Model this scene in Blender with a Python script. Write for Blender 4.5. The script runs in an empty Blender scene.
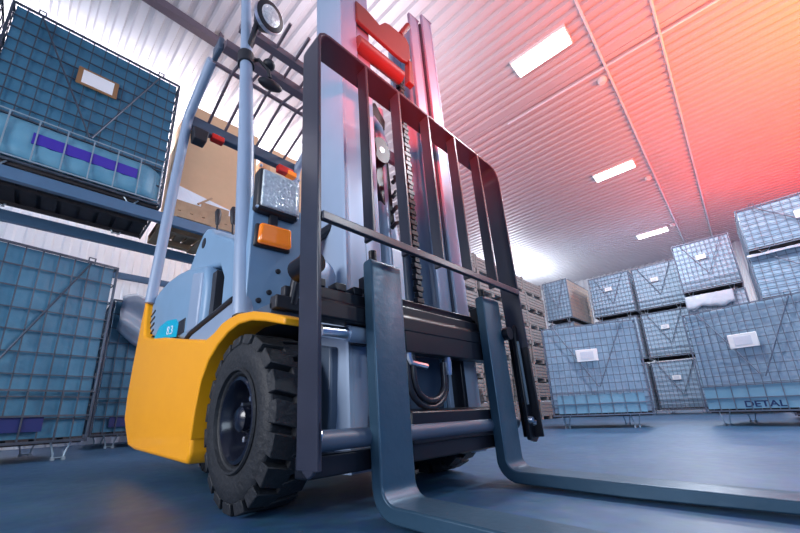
import bpy, bmesh, math, random
from mathutils import Vector, Matrix
random.seed(7)
SC = bpy.context.scene
COL = SC.collection
PI = math.pi

# ------------------------------------------------------------------ materials
def mat(name, col, rough=.5, metal=0., var=.12, scale=8., bump=0., bscale=60., spec=.5, coat=0., emis=None, estr=0., alpha=None):
    m = bpy.data.materials.new(name); m.use_nodes = True
    nt = m.node_tree; N = nt.nodes; L = nt.links
    b = N['Principled BSDF']
    b.inputs['Roughness'].default_value = rough; b.inputs['Metallic'].default_value = metal
    b.inputs['Specular IOR Level'].default_value = spec; b.inputs['Coat Weight'].default_value = coat
    tc = N.new('ShaderNodeTexCoord')
    n = N.new('ShaderNodeTexNoise'); n.inputs['Scale'].default_value = scale; n.inputs['Detail'].default_value = 5
    L.new(tc.outputs['Object'], n.inputs['Vector'])
    mx = N.new('ShaderNodeMix'); mx.data_type = 'RGBA'
    c = Vector(col)
    mx.inputs['A'].default_value = (*[max(0, v*(1-var)) for v in c], 1)
    mx.inputs['B'].default_value = (*[min(1, v*(1+var)) for v in c], 1)
    L.new(n.outputs['Fac'], mx.inputs['Factor']); L.new(mx.outputs['Result'], b.inputs['Base Color'])
    if bump:
        n2 = N.new('ShaderNodeTexNoise'); n2.inputs['Scale'].default_value = bscale; n2.inputs['Detail'].default_value = 4
        L.new(tc.outputs['Object'], n2.inputs['Vector'])
        bp = N.new('ShaderNodeBump'); bp.inputs['Strength'].default_value = bump; bp.inputs['Distance'].default_value = .02
        L.new(n2.outputs['Fac'], bp.inputs['Height']); L.new(bp.outputs['Normal'], b.inputs['Normal'])
    if emis: b.inputs['Emission Color'].default_value = (*emis, 1); b.inputs['Emission Strength'].default_value = estr
    if alpha is not None: b.inputs['Alpha'].default_value = alpha
    return m

YEL = mat('yellow_paint', (1.0, .40, .004), .42, var=.05, coat=.1)
BLG = mat('blue_grey_paint', (.20, .33, .48), .42, var=.08)
OHG = mat('guard_paint', (.27, .35, .48), .38, var=.08)
ROOF = mat('roof_bar_paint', (.15, .115, .14), .4, var=.1)
DKB = mat('dark_blue_grey_paint', (.06, .09, .14), .45, var=.15)
BLK = mat('black_paint', (.006, .007, .012), .36, var=.3, spec=.4)
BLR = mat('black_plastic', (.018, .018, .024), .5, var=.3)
FRK = mat('fork_steel', (.035, .085, .135), .36, .3, var=.25, scale=5, bump=.08, bscale=30)
RAIL = mat('mast_steel', (.34, .43, .57), .35, .2, var=.12, scale=3)
RAILD = mat('mast_gap_shade', (.05, .06, .09), .45, .4, var=.2)
REDP = mat('red_oxide_paint', (.16, .035, .025), .45, var=.15)
GRD = mat('backrest_paint', (.030, .032, .05), .30, var=.3, spec=.5)
CHR = mat('chrome', (.75, .8, .88), .3, 1., var=.05)
RUB = mat('tyre_rubber', (.012, .014, .018), .62, var=.35, scale=20, bump=.3, bscale=50)
RIM = mat('rim_paint', (.008, .010, .02), .25, var=.2, coat=.2)
GLS = mat('lamp_glass', (.62, .72, .82), .10, .2, var=.5, scale=60, bump=.6, bscale=60, coat=.6)
AMB = mat('amber_lens', (.95, .22, .01), .15, var=.15, scale=40, coat=.8, emis=(1, .22, .01), estr=.25)
REDL = mat('red_lens', (.7, .02, .01), .2, var=.1, coat=.5)
TURQ = mat('turquoise_decal', (.0, .42, .62), .4, var=.05)
WHT = mat('white_ink', (.8, .85, .9), .5, var=.02)
HOSE = mat('hose_rubber', (.012, .013, .02), .35, var=.2)
GALV = mat('galvanised_wire', (.075, .095, .13), .4, .5, var=.3)
GALVL = mat('bright_wire', (.35, .45, .52), .35, .6, var=.2)
CARD = mat('cardboard', (.62, .40, .24), .8, var=.06, bump=.05)
WOOD = mat('pallet_wood', (.36, .24, .15), .8, var=.3, scale=12, bump=.2)
WOODG = mat('grey_wood', (.19, .18, .18), .8, var=.3, scale=12, bump=.2)
RACK = mat('rack_paint', (.06, .13, .23), .45, var=.15)
WIRER = mat('grey_wire', (.16, .20, .27), .45, .3, var=.2)
LABEL = mat('paper_label', (.85, .86, .88), .6, var=.03)
LABELI = mat('printed_sheet', (.66, .70, .78), .6, var=.08, scale=30)
BROWNF = mat('brown_frame', (.28, .14, .06), .6, var=.2)
PURP = mat('purple_band', (.04, .02, .32), .5, var=.1)
NAVY = mat('navy_band', (.008, .02, .12), .5, var=.1)
FILM = mat('draped_film', (.36, .44, .54), .35, var=.15, scale=4, bump=.6, bscale=8)
PLAS = mat('plastic_sheet', (.72, .78, .86), .25, var=.12, scale=4, bump=.7, bscale=7)
INK = mat('dark_blue_ink', (.01, .04, .14), .6, var=.05)
DARKW = mat('dark_slats', (.035, .03, .035), .8, var=.3)

def liner_mat(name, c1, c2):
    m = mat(name, c1, .42, var=.0, bump=.35, bscale=9)
    N = m.node_tree.nodes; L = m.node_tree.links
    mx = [n for n in N if n.type == 'MIX'][0]; no = [n for n in N if n.type == 'TEX_NOISE'][0]
    no.inputs['Scale'].default_value = 5
    mx.inputs['A'].default_value = (*c1, 1); mx.inputs['B'].default_value = (*c2, 1)
    return m
LIN_L = liner_mat('teal_blue_liner', (.02, .11, .20), (.08, .25, .38))
LIN_R = liner_mat('pale_blue_liner', (.22, .36, .50), (.44, .60, .74))
LIN_B = liner_mat('banded_liner', (.12, .32, .46), (.28, .50, .64))
LIN_K = liner_mat('rolled_liner', (.05, .20, .32), (.16, .36, .48))
LIN_N = liner_mat('brown_liner', (.28, .20, .15), (.42, .33, .28))

def floor_mat():
    m = bpy.data.materials.new('floor_concrete'); m.use_nodes = True
    N = m.node_tree.nodes; L = m.node_tree.links; b = N['Principled BSDF']
    tc = N.new('ShaderNodeTexCoord')
    n = N.new('ShaderNodeTexNoise'); n.inputs['Scale'].default_value = 1.4; n.inputs['Detail'].default_value = 8; n.inputs['Roughness'].default_value = .6
    n2 = N.new('ShaderNodeTexNoise'); n2.inputs['Scale'].default_value = 14; n2.inputs['Detail'].default_value = 6
    L.new(tc.outputs['Object'], n.inputs['Vector']); L.new(tc.outputs['Object'], n2.inputs['Vector'])
    r = N.new('ShaderNodeValToRGB'); r.color_ramp.elements[0].position = .3; r.color_ramp.elements[1].position = .7
    r.color_ramp.elements[0].color = (.016, .065, .14, 1); r.color_ramp.elements[1].color = (.05, .12, .22, 1)
    L.new(n.outputs['Fac'], r.inputs['Fac'])
    mx = N.new('ShaderNodeMix'); mx.data_type = 'RGBA'; mx.blend_type = 'OVERLAY'; mx.inputs['Factor'].default_value = .35
    L.new(r.outputs['Color'], mx.inputs['A']); L.new(n2.outputs['Color'], mx.inputs['B']); L.new(mx.outputs['Result'], b.inputs['Base Color'])
    rr = N.new('ShaderNodeMapRange'); rr.inputs['To Min'].default_value = .32; rr.inputs['To Max'].default_value = .5
    L.new(n2.outputs['Fac'], rr.inputs['Value']); L.new(rr.outputs['Result'], b.inputs['Roughness'])
    bp = N.new('ShaderNodeBump'); bp.inputs['Strength'].default_value = .12; bp.inputs['Distance'].default_value = .01
    L.new(n2.outputs['Fac'], bp.inputs['Height']); L.new(bp.outputs['Normal'], b.inputs['Normal'])
    return m
FLOOR = floor_mat()
CEIL = mat('ceiling_sheet', (.55, .53, .57), .42, .1, var=.05, scale=.6)
WALL = mat('wall_sheet', (.82, .84, .86), .5, 0, var=.04, scale=.8)
LAMP = mat('lamp_diffuser', (.9, .9, .9), .5, emis=(1, .97, .95), estr=9)
LAMPF = mat('lamp_housing', (.8, .8, .8), .5)

# ------------------------------------------------------------------ mesh builder
class MB:
    def __init__(s): s.bm = bmesh.new()
    def hexa(s, p):           # 8 points: bottom 4 ccw, top 4 ccw
        v = [s.bm.verts.new(q) for q in p]
        for f in ((3,2,1,0),(4,5,6,7),(0,1,5,4),(1,2,6,5),(2,3,7,6),(3,0,4,7)):
            s.bm.faces.new([v[i] for i in f])
        return s
    def box(s, a, b, T=None):
        x0,y0,z0 = a; x1,y1,z1 = b
        p = [(x0,y0,z0),(x1,y0,z0),(x1,y1,z0),(x0,y1,z0),(x0,y0,z1),(x1,y0,z1),(x1,y1,z1),(x0,y1,z1)]
        if T: p = [T(*q) for q in p]
        return s.hexa(p)
    def tube(s, pts, r, n=10, cap=True, rad=None, flat=None):
        pts = [Vector(p) for p in pts]; rings = []
        t0 = (pts[1]-pts[0]).normalized()
        up = Vector((0,0,1)) if abs(t0.z) < .9 else Vector((1,0,0))
        u = t0.cross(up).normalized()
        for i, p in enumerate(pts):
            if i == 0: t = t0
            elif i == len(pts)-1: t = (pts[i]-pts[i-1]).normalized()
            else: t = ((pts[i]-pts[i-1]).normalized()+(pts[i+1]-pts[i]).normalized()).normalized()
            u = (u - t*u.dot(t)).normalized(); w = t.cross(u)
            rr = rad[i] if rad else r
            fu, fw = flat if flat else (1, 1)
            o = PI/4 if n == 4 else 0
            rings.append([s.bm.verts.new(p + (u*math.cos(2*PI*k/n+o)*fu + w*math.sin(2*PI*k/n+o)*fw)*rr) for k in range(n)])
        for a, b in zip(rings, rings[1:]):
            for k in range(n): s.bm.faces.new((a[k], a[(k+1)%n], b[(k+1)%n], b[k]))
        if cap: s.bm.faces.new(rings[0][::-1]); s.bm.faces.new(rings[-1])
        return s
    def prism(s, prof, axis, a, b, T=None):   # prof 2D points in the other two axes (order x,z for y; y,z for x; x,y for z)
        def mk(q, t):
            if axis == 'y': P = (q[0], t, q[1])
            elif axis == 'x': P = (t, q[0], q[1])
            else: P = (q[0], q[1], t)
            return T(*P) if T else P
        A = [s.bm.verts.new(mk(q, a)) for q in prof]; B = [s.bm.verts.new(mk(q, b)) for q in prof]
        n = len(prof)
        fa = s.bm.faces.new(A); fb = s.bm.faces.new(B[::-1])
        for k in range(n): s.bm.faces.new((A[k], B[k], B[(k+1)%n], A[(k+1)%n]))
        return s
    def lathe(s, prof, c, axis='y', n=48):    # prof (r, t) along axis, closed loop if first == last
        c = Vector(c); rings = []
        closed = prof[0] == prof[-1]
        pr = prof[:-1] if closed else prof
        for k in range(n):
            a = 2*PI*k/n; ca, sa = math.cos(a), math.sin(a); ring = []
            for r, t in pr:
                if axis == 'y': ring.append(s.bm.verts.new(c+Vector((r*ca, t, r*sa))))
                elif axis == 'x': ring.append(s.bm.verts.new(c+Vector((t, r*ca, r*sa))))
                else: ring.append(s.bm.verts.new(c+Vector((r*ca, r*sa, t))))
            rings.append(ring)
        m = len(pr)
        for k in range(n):
            A, B = rings[k], rings[(k+1)%n]
            for j in range(m if closed else m-1):
                s.bm.faces.new((A[j], A[(j+1)%m], B[(j+1)%m], B[j]))
        if not closed:
            if prof[0][0] > 1e-6: s.bm.faces.new([r[0] for r in rings])
            if prof[-1][0] > 1e-6: s.bm.faces.new([r[-1] for r in rings][::-1])
        return s
    def ico(s, c, r, sub=2, sc=(1,1,1)):
        mtx = Matrix.Translation(c) @ Matrix.Diagonal((*sc, 1))
        bmesh.ops.create_icosphere(s.bm, subdivisions=sub, radius=r, matrix=mtx); return s
    def build(s, name, m, parent=None, smooth=False, bevel=0, seg=2, angle=35):
        bmesh.ops.remove_doubles(s.bm, verts=s.bm.verts, dist=1e-6)
        bmesh.ops.recalc_face_normals(s.bm, faces=s.bm.faces)
        me = bpy.data.meshes.new(name); s.bm.to_mesh(me); s.bm.free()
        o = bpy.data.objects.new(name, me); COL.objects.link(o)
        me.materials.append(m)
        if parent: o.parent = parent
        if bevel:
            md = o.modifiers.new('bevel', 'BEVEL'); md.width = bevel; md.segments = seg; md.limit_method = 'ANGLE'; md.angle_limit = math.radians(angle)
        if smooth or bevel:
            for f in me.polygons: f.use_smooth = True
            try:
                me.set_sharp_from_angle(angle=math.radians(40))
            except Exception: pass
        return o
def text(name, body, size, m, parent, loc, rot, scale, ext=.0012, off=0):
    fc = bpy.data.curves.new(name, 'FONT'); fc.body = body; fc.size = size; fc.extrude = ext; fc.offset = off
    t = bpy.data.objects.new(name, fc); COL.objects.link(t)
    me = bpy.data.meshes.new_from_object(t.evaluated_get(bpy.context.evaluated_depsgraph_get())); bpy.data.objects.remove(t); bpy.data.curves.remove(fc)
    o = bpy.data.objects.new(name, me); COL.objects.link(o); me.materials.clear(); me.materials.append(m)
    o.parent = parent; o.location = loc; o.rotation_euler = rot; o.scale = scale; return o
def empty(name, loc=(0,0,0), rz=0):
    o = bpy.data.objects.new(name, None); COL.objects.link(o); o.location = loc; o.rotation_euler = (0,0,rz); o.empty_display_size = .1
    return o
def tag(o, label=None, cat=None, group=None, kind=None):
    if label: o['label'] = label
    if cat: o['category'] = cat
    if group: o['group'] = group
    if kind: o['kind'] = kind
    return o
def copy_tree(o, parent=None):
    c = o.copy(); COL.objects.link(c)
    if parent: c.parent = parent
    for ch in [q for q in bpy.data.objects if q.parent == o]: copy_tree(ch, c)
    return c
def arc(c, r, a0, a1, n=8):
    return [(c[0]+r*math.cos(math.radians(a0+(a1-a0)*i/n)), c[1]+r*math.sin(math.radians(a0+(a1-a0)*i/n))) for i in range(n+1)]

# ================================================================== SETTING
YAWB = .034   # the hall runs two degrees off the truck's axis
HC = 6.0
def hall(x, y, z):
    c, s = math.cos(YAWB), math.sin(YAWB); return (c*x - s*y, s*x + c*y, z)
fl = MB().box((-8, -9, -.1), (13, 17.2, 0)).build('floor', FLOOR); tag(fl, kind='structure')
def corrugated(name, u0, u1, v0, v1, period, depth, place, m):
    b = MB(); y = u0; pts = []
    while y < u1:
        for f, d in ((0, 0), (.30, 0), (.42, 1), (.88, 1), (1., 0)):
            if f < 1.: pts.append((y+f*period, d*depth))
        y += period
    pts.append((y, 0))
    A = [b.bm.verts.new(place(u, v0, d)) for u, d in pts]; B = [b.bm.verts.new(place(u, v1, d)) for u, d in pts]
    for i in range(len(pts)-1): b.bm.faces.new((A[i], A[i+1], B[i+1], B[i]))
    o = b.build(name, m)
    sd = o.modifiers.new('solid', 'SOLIDIFY'); sd.thickness = .01
    return tag(o, kind='structure')
corrugated('ceiling', -5.5, 16.9, -7.3, 12.5, .195, .055, lambda u, v, d: hall(v, u, HC + .045 - d), CEIL)
corrugated('wall_back', -6.5, 16.9, 0, HC+.05, .25, .035, lambda u, v, d: hall(-7.25 - d, u, v), WALL)
corrugated('wall_far', -7.3, 12.5, 0, HC+.05, .25, .035, lambda u, v, d: hall(u, 16.6 + d, v), WALL)
# folded ridge across the ceiling (sheet overlap strips) and cable trays: part of the room
for i, yy in enumerate((4.6, 9.6)):
    o = MB().box((-7.2, yy, HC-.012), (12.4, yy+.10, HC+.02), hall).build('trim_%d' % (i+1), CEIL); tag(o, kind='structure')

# ------------------------------------------------------------------ ceiling lamps
def make_lamp(x, y, label, strength, group='ceiling light panels'):
    cx, cy, _ = hall(x, y, 0)
    r = empty('ceiling_light', (cx, cy, HC), YAWB); tag(r, label, 'light', group)
    MB().box((-.46, -.20, -.05), (.46, .20, 0.0)).build('housing', LAMPF, r, bevel=.008)
    MB().box((-.43, -.17, -.062), (.43, .17, -.0505)).build('diffuser', LAMP, r)
    ld = bpy.data.lights.new('panel_glow', 'AREA'); ld.shape = 'RECTANGLE'; ld.size = .8; ld.size_y = .32; ld.energy = strength; ld.color = (.86, .92, 1)
    lo = bpy.data.objects.new('panel_glow', ld); COL.objects.link(lo); lo.location = hall(x, y, HC-.09); lo.rotation_euler = (0, 0, YAWB)
    return r
LE = 230
make_lamp(.14, 3.83, 'large bright ceiling light panel, the nearest and highest in the photo', LE)
make_lamp(.14, 8.3, 'glowing ceiling light panel midway down the row, between the nearest and farthest', LE)
make_lamp(.14, 13.2, 'small far ceiling light panel just above the stacked cages', LE)
for (lx, ly) in ((6.2, 3.8), (6.2, 8.6), (3.2, 3.9)):
    ld = bpy.data.lights.new('hall_lamp', 'AREA'); ld.shape = 'RECTANGLE'; ld.size = .8; ld.size_y = .32; ld.energy = LE; ld.color = (.8, .9, 1)
    lo = bpy.data.objects.new('hall_lamp', ld); COL.objects.link(lo); lo.location = (lx, ly, HC-.1)

# thin cable conduits along the ceiling
def conduit(x, label):
    o = MB().tube([hall(x, -4, HC-.03), hall(x, 16.4, HC-.03)], .022, 8).build('cable_conduit', PLAS, smooth=True)
    tag(o, label, 'conduit', 'conduits along the ceiling'); return o
conduit(.845, 'thin pale conduit on the ceiling running closest beside the light panels')
conduit(1.64, 'thin pale ceiling conduit farther right, ending above the far cage stacks')
for (x, y, lb) in ((.72, 5.15, 'small round ceiling detector nearest the large light panel'), (.70, 9.3, 'small round ceiling detector beside the middle light panel'),
               (.75, 13.0, 'small round ceiling detector beside the farthest light panel')):
    cx, cy, cz = hall(x, y, HC)
    r = MB().lathe([(.0, -.10), (.05, -.10), (.075, -.07), (.075, -.02), (.05, 0), (0, 0)], (cx, cy, cz), 'z', 16).build('ceiling_detector', LAMPF, smooth=True)
    tag(r, lb, 'detector', 'detectors on the ceiling')
b = MB().box((-3.32, -5, HC-.24), (-3.20, .32, HC-.12), hall)
for yy in (-4, 0): b.box((-3.29, yy, HC-.13), (-3.23, yy+.06, HC+.02), hall)
o = b.build('ceiling_girder', ROOF); tag(o, 'dark square steel girder hung under the ceiling left of the forklift roof', 'girder')
b = MB().tube([hall(-1.0, 4.9, HC-.025), hall(3.9, 4.9, HC-.025)], .02, 8)
o = b.build('ceiling_pipe', PLAS, smooth=True); tag(o, 'thin pale pipe crossing the ceiling between the two long conduits', 'pipe')

# ================================================================== FORKLIFT
TH = .04066
def M(x, y, z):
    c, s = math.cos(TH), math.sin(TH); zz = z - .35
    return (x*c - zz*s, y, .35 + x*s + zz*c)
CY = -.03
FLT = empty('forklift', (0, 0, 0))
tag(FLT, 'yellow and blue-grey counterbalance forklift with black load backrest and long steel forks', 'forklift')

# ---- wheels
def wheel(side, cx=0, R=.3385, W=.20, name='front_wheel'):
    yo = CY + side*.645; yc = yo - side*W/2
    w = MB()
    h = W/2; prof = [(.16, -h+.04), (.18, -h+.012), (.24, -h-.002), (.29, -h+.004), (R-.036, -h+.015), (R-.034, -h+.04), (R-.033, 0), (R-.034, h-.04), (R-.036, h-.015), (.29, h-.004), (.24, h+.002), (.18, h-.012), (.16, h-.04), (.16, -h+.04)]
    k = R/.3385; prof = [(r*k, t) for r, t in prof]
    w.lathe(prof, (cx, yc, R), 'y', 72)
    n = 19
    for sd in (-1, 1):
        for i in range(n):
            a0 = 2*PI*(i + (.5 if sd > 0 else 0))/n; da = 2*PI/n*.38
            P = []
            for rr in (R-.042, R):
                for (aa, t) in ((a0-da, -.010), (a0+da, -.010), (a0+da*.95+.07, h-.004), (a0-da*.95+.07, h-.004)):
                    t2 = t*(1 if rr == R-.042 or t < 0 else .93)
                    P.append((cx + rr*math.cos(aa), yc + sd*t2, R + rr*math.sin(aa)))
            w.hexa(P)
    wh = w.build(name, RUB, FLT, bevel=.003, seg=1, smooth=False)
    s = side
    def T(prof): return [(r*k, s*t) for r, t in prof]
    rim = MB().lathe(T([(.0, h-.085), (.07, h-.085), (.09, h-.095), (.118, h-.10), (.136, h-.06), (.140, h-.028), (.152, h-.010), (.166, h-.014), (.168, h-.05), (.155, h-.12), (0, h-.12)]), (cx, yc, R), 'y', 56).build('rim', RIM, wh, smooth=True)
    rg = MB().lathe(T([(.185, h-.010), (.19, h+.003), (.197, h+.004), (.202, h-.003), (.185, h-.010)]), (cx, yc, R), 'y', 56).build('sidewall_ring', RUB, wh, smooth=True)
    hub = MB().lathe(T([(0, h-.015), (.035, h-.018), (.05, h-.03), (.055, h-.09), (.0, h-.09)]), (cx, yc, R), 'y', 28).build('hub', RIM, wh, smooth=True)
    for i in range(6):
        a = 2*PI*i/6+.3; MB().lathe(T([(0, h-.058), (.012, h-.058), (.014, h-.088), (0, h-.088)]), (cx+.080*math.cos(a), yc, R+.080*math.sin(a)), 'y', 6).build('wheel_nut', CHR, wh)
    return wh
wheel(-1); wheel(1)
wheel(-1, -1.30, .215, .15, 'rear_wheel').location.y = .34
wheel(1, -1.30, .215, .15, 'rear_wheel').location.y = -.34

# ---- counterweight and chassis
cw = [(-1.86, .175), (-1.70, .16), (-.51, .140), (-.475, .18), (-.455, .386), (-.415, .52), (-.36, .60), (-.30, .70), (-.36, .715), (-.85, .80), (-1.30, .885), (-1.72, .945), (-1.93, 1.0), (-2.02, 1.12), (-2.07, 1.36), (-2.11, 1.36), (-2.16, 1.15), (-2.22, .80), (-2.24, .55), (-2.20, .36), (-2.08, .28), (-1.92, .18)]
MB().prism(cw, 'y', -.676, .616).build('counterweight', YEL, FLT, bevel=.028, seg=3, angle=30)
# fenders
def fender(y0, y1):
    inn = [(-.462, .253), (-.452, .386), (-.412, .52), (-.335, .61), (-.23, .668), (-.12, .706), (-.01, .722), (.12, .712), (.25, .682), (.40, .640)]
    out = [(.40, .668), (.26, .714), (.13, .748), (-.01, .768), (-.12, .77), (-.20, .762), (-.29, .735), (-.42, .715), (-.48, .5), (-.475, .253)]
    MB().prism(inn+out, 'y', y0, y1).build('fender', YEL, FLT, bevel=.01, seg=2)
fender(-.682, -.56); fender(.50, .622)
ch = [(-.42, .17), (.30, .17), (.32, .35), (.32, .60), (.05, .66), (-.42, .66)]
MB().prism(ch, 'y', -.44, .38).build('chassis', DKB, FLT, bevel=.01)
MB().tube([(0, -.46, .3385), (0, .4, .3385)], .075, 20).build('front_axle', BLR, FLT, smooth=True)
# blue-grey front panel seen through the carriage
MB().box((.325, .235, .20), (.345, .29, .74), M).build('front_panel', BLG, FLT, bevel=.004)

# ---- engine hood
hood = [(-1.92, 1.00), (-1.72, .95), (-1.30, .89), (-.88, .80), (-.68, .80), (-.665, .95), (-.665, 1.10), (-.70, 1.20), (-.76, 1.245), (-.86, 1.27), (-1.1, 1.335), (-1.35, 1.375), (-1.62, 1.395), (-1.85, 1.385), (-2.02, 1.355), (-2.075, 1.30), (-2.06, 1.15), (-2.02, 1.06)]
hd = MB().prism(hood, 'y', -.63, .57).build('engine_hood', BLG, FLT, bevel=.035, seg=4, angle=25)
MB().box((-1.14, -.6345, .87), (-1.0, -.629, .965)).build('recess_shade', BLR, hd, bevel=.003)  # flat black plate draws the shade of a recess
rb = MB().prism([(-.93, .84), (-.73, .84), (-.73, 1.19), (-.93, 1.245)], 'y', -.643, -.60).build('raised_pillar', OHG, hd, bevel=.02, seg=3)
v = MB()
for i in range(5):
    z = 1.20 - i*.055; xx = -1.97 + i*.012
    v.prism([(xx-.06, z-.018), (xx+.07, z+.004), (xx+.07, z+.018), (xx-.06, z-.004)], 'y', -.636, -.6)
v.build('vent_louvres', BLR, hd)
dc = MB().prism([(-1.80, .958), (-1.16, .868), (-1.14, .95), (-1.22, 1.0), (-1.45, 1.035), (-1.66, 1.03)], 'y', -.634, -.629).build('turquoise_decal', TURQ, hd); tag(dc, 'turquoise rounded decal with small pale digits')
text('decal_digits', '8.3', .085, WHT, hd, (-1.42, -.636, .925), (PI/2, .12, 0), (1.6, 1, 1))
# shade-black panel in the hood gap; side console with a painted lifting hole
MB().box((-.67, -.600, .78), (-.60, -.42, 1.17)).build('gap_shade_panel', BLR, FLT)  # black panel stands in for the shade inside the gap
cons = [(-1.30, 1.30), (-1.19, 1.42), (-1.06, 1.53), (-1.0, 1.565), (-.93, 1.575), (-.86, 1.55), (-.80, 1.49), (-.47, 1.33), (-.40, 1.28), (-.36, 1.20), (-.32, 1.0), (-.30, .79), (-.52, .79), (-.52, 1.10), (-.60, 1.2), (-.80, 1.25)]
cs = MB().prism(cons, 'y', -.59, -.38).build('side_console', BLG, FLT, bevel=.02, seg=3)
MB().tube([(-.955, -.594, 1.475), (-.955, -.58, 1.475)], .036, 20, flat=(1.0, 1.0)).build('hole_shade_disc', BLR, cs)  # black disc painted as the dark inside of the lifting hole
st = MB().prism([(-.90, .785), (-.34, .71), (-.20, .765), (-.17, .86), (-.22, .875), (-.80, .815)], 'y', -.64, -.60).build('step_panel', OHG, FLT, bevel=.004)
MB().tube([(-.90, -.645, .80), (-.80, -.645, .83), (-.19, -.645, .885)], .013, 8).build('edge_trim', BLR, st, smooth=True)
MB().box((-.50, -.60, .74), (.12, .54, .80)).build('floor_plate', DKB, FLT)
MB().box((-2.04, -.1, .70), (-.52, .0, .8)).build('frame_beam', DKB, FLT)
# cowl
cowl = [(-.18, .77), (-.13, .77), (-.13, 1.42), (-.14, 1.44), (-.17, 1.44), (-.18, 1.42)]
cwl = MB().prism(cowl, 'y', -.61, .55).build('front_cowl', BLG, FLT, bevel=.006, seg=3)
for (y, z) in ((-.50, .93), (-.46, 1.05), (-.55, .88)): MB().lathe([(0, .012), (.012, .01), (.014, 0)], (-.13, y, z), 'x', 10).build('cowl_bolt', BLR, cwl, smooth=True)
MB().box((.10, -.60, .77), (.16, -.38, .83)).box((.11, -.56, .83), (.15, -.52, .88)).box((.11, -.47, .83), (.15, -.44, .86)).build('mounting_bracket', BLR, FLT, bevel=.006)
# fat black hose rising over the cowl
hp = [(.14, -.52, .80), (.15, -.50, .95), (.17, -.47, 1.06), (.20, -.43, 1.13), (.26, -.38, 1.18)]
MB().tube(hp, .024, 12).build('hydraulic_hose', HOSE, FLT, smooth=True)
# levers and steering wheel
for (x, zz) in ((-1.53, 1.95), (-1.16, 1.80)):
    lv = MB().tube([(x+.05, -.35, 1.5), (x, -.35, zz)], .009, 8).build('control_lever', BLR, FLT, smooth=True)
    MB().tube([(x, -.35, zz-.01), (x, -.35, zz+.03), (x-.01, -.35, zz+.11), (x-.01, -.35, zz+.14)], .02, 12, rad=[.014, .022, .027, .016]).build('knob', BLR, lv, smooth=True)
MB().box((-1.40, -.38, 1.38), (-.90, -.22, 1.52)).build('lever_console', BLG, FLT, bevel=.02)
# seat, low behind the console
sb = MB().box((-1.45, -.18, 1.385), (-.9, .26, 1.47)).build('seat', BLR, FLT, bevel=.03, seg=3)

# ---- overhead guard
LEGF = [(-.165, -.60, .80), (-.35, -.60, 1.95), (-.515, -.60, 2.85), (-.60, -.60, 3.30)]
def yy(p, s): return (p[0], CY + s*(CY - p[1])*-1 if False else (p[1] if s < 0 else 2*CY - p[1]), p[2])
og = empty('overhead_guard'); og.parent = FLT
for s in (-1, 1):
    MB().tube([yy(p, s) for p in LEGF], .036, 16, rad=[.050, .043, .036, .034]).build('front_pillar', OHG, og, smooth=True)
    rp = [(-2.02, -.655, 1.30), (-1.95, -.63, 2.35), (-1.90, -.61, 3.05), (-1.88, -.61, 3.11), (-1.85, -.61, 3.16), (-1.33, -.60, 3.385)]
    MB().tube([yy(p, s) for p in rp], .042, 14).build('rear_pillar', OHG, og, smooth=True)
bz = MB().box((-1.95, -.63, 3.07), (-1.87, .57, 3.19)).build('rear_crossbar', DKB, og, bevel=.01)
MB().tube([(-1.33, -.60, 3.37), (-1.33, .54, 3.37)], .02, 8).build('roof_bar', ROOF, og)
MB().box((-1.05, -.60, 3.22), (-.97, .54, 3.29)).build('roof_bar', ROOF, og)
MB().box((-.84, -.56, 3.27), (-.77, .54, 3.33)).build('roof_bar', ROOF, og)
MB().box((-1.18, -.640, 3.22), (-1.02, -.60, 3.34)).build('roof_corner_plate', DKB, og, bevel=.01)
for y in (-.43, -.27, -.10, .06, .22, .38):
    MB().tube([(-1.88, y, 3.19), (-1.33, y, 3.36), (-1.0, y, 3.27), (-.55, y, 3.34)], .014, 6).build('roof_slat', ROOF, og, smooth=True)
# lamps on the rear crossbar
wl = MB().prism([(-.055, -.07), (.055, -.07), (.07, .06), (-.07, .06)], 'x', -1.92, -1.80, lambda x, y, z: (x, y-.50, z+2.97)).build('rear_work_lamp', BLR, FLT, bevel=.01)
MB().box((-1.90, -.40, 3.0), (-1.82, -.28, 3.06)).build('red_rear_light', REDL, FLT, bevel=.01)
rl = MB().box((-1.90, .30, 2.98), (-1.82, .48, 3.06)).build('red_rear_light', REDL, FLT, bevel=.01)
MB().box((-1.90, .41, 2.975), (-1.815, .52, 3.03)).build('amber_section', AMB, rl, bevel=.006)

# ---- headlight and turn signal on the left pillar
hl = MB().prism([(-.612, 1.335), (-.378, 1.345), (-.380, 1.575), (-.612, 1.575)], 'x', -.15, -.075).build('headlight', BLR, FLT, bevel=.018, seg=3)
MB().prism([(-.598, 1.352), (-.392, 1.36), (-.394, 1.562), (-.598, 1.562)], 'x', -.08, -.062).build('lens', GLS, hl, bevel=.012, seg=3)
for (y, z) in ((-.61, 1.345), (-.39, 1.355), (-.394, 1.592), (-.606, 1.582)): MB().lathe([(0, .012), (.007, .01), (.008, 0)], (-.085, y, z), 'x', 8).build('screw', CHR, hl)
MB().box((-.125, -.53, 1.28), (-.10, -.49, 1.345)).build('lamp_bracket', BLR, hl)
ts = MB().prism([(-.60, 1.15), (-.405, 1.16), (-.41, 1.285), (-.595, 1.275)], 'x', -.135, -.11).build('turn_signal', BLR, FLT, bevel=.01)
MB().prism([(-.59, 1.16), (-.415, 1.17), (-.42, 1.278), (-.585, 1.268)], 'x', -.11, -.075).build('amber_lens', AMB, ts, bevel=.014, seg=3)

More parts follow.
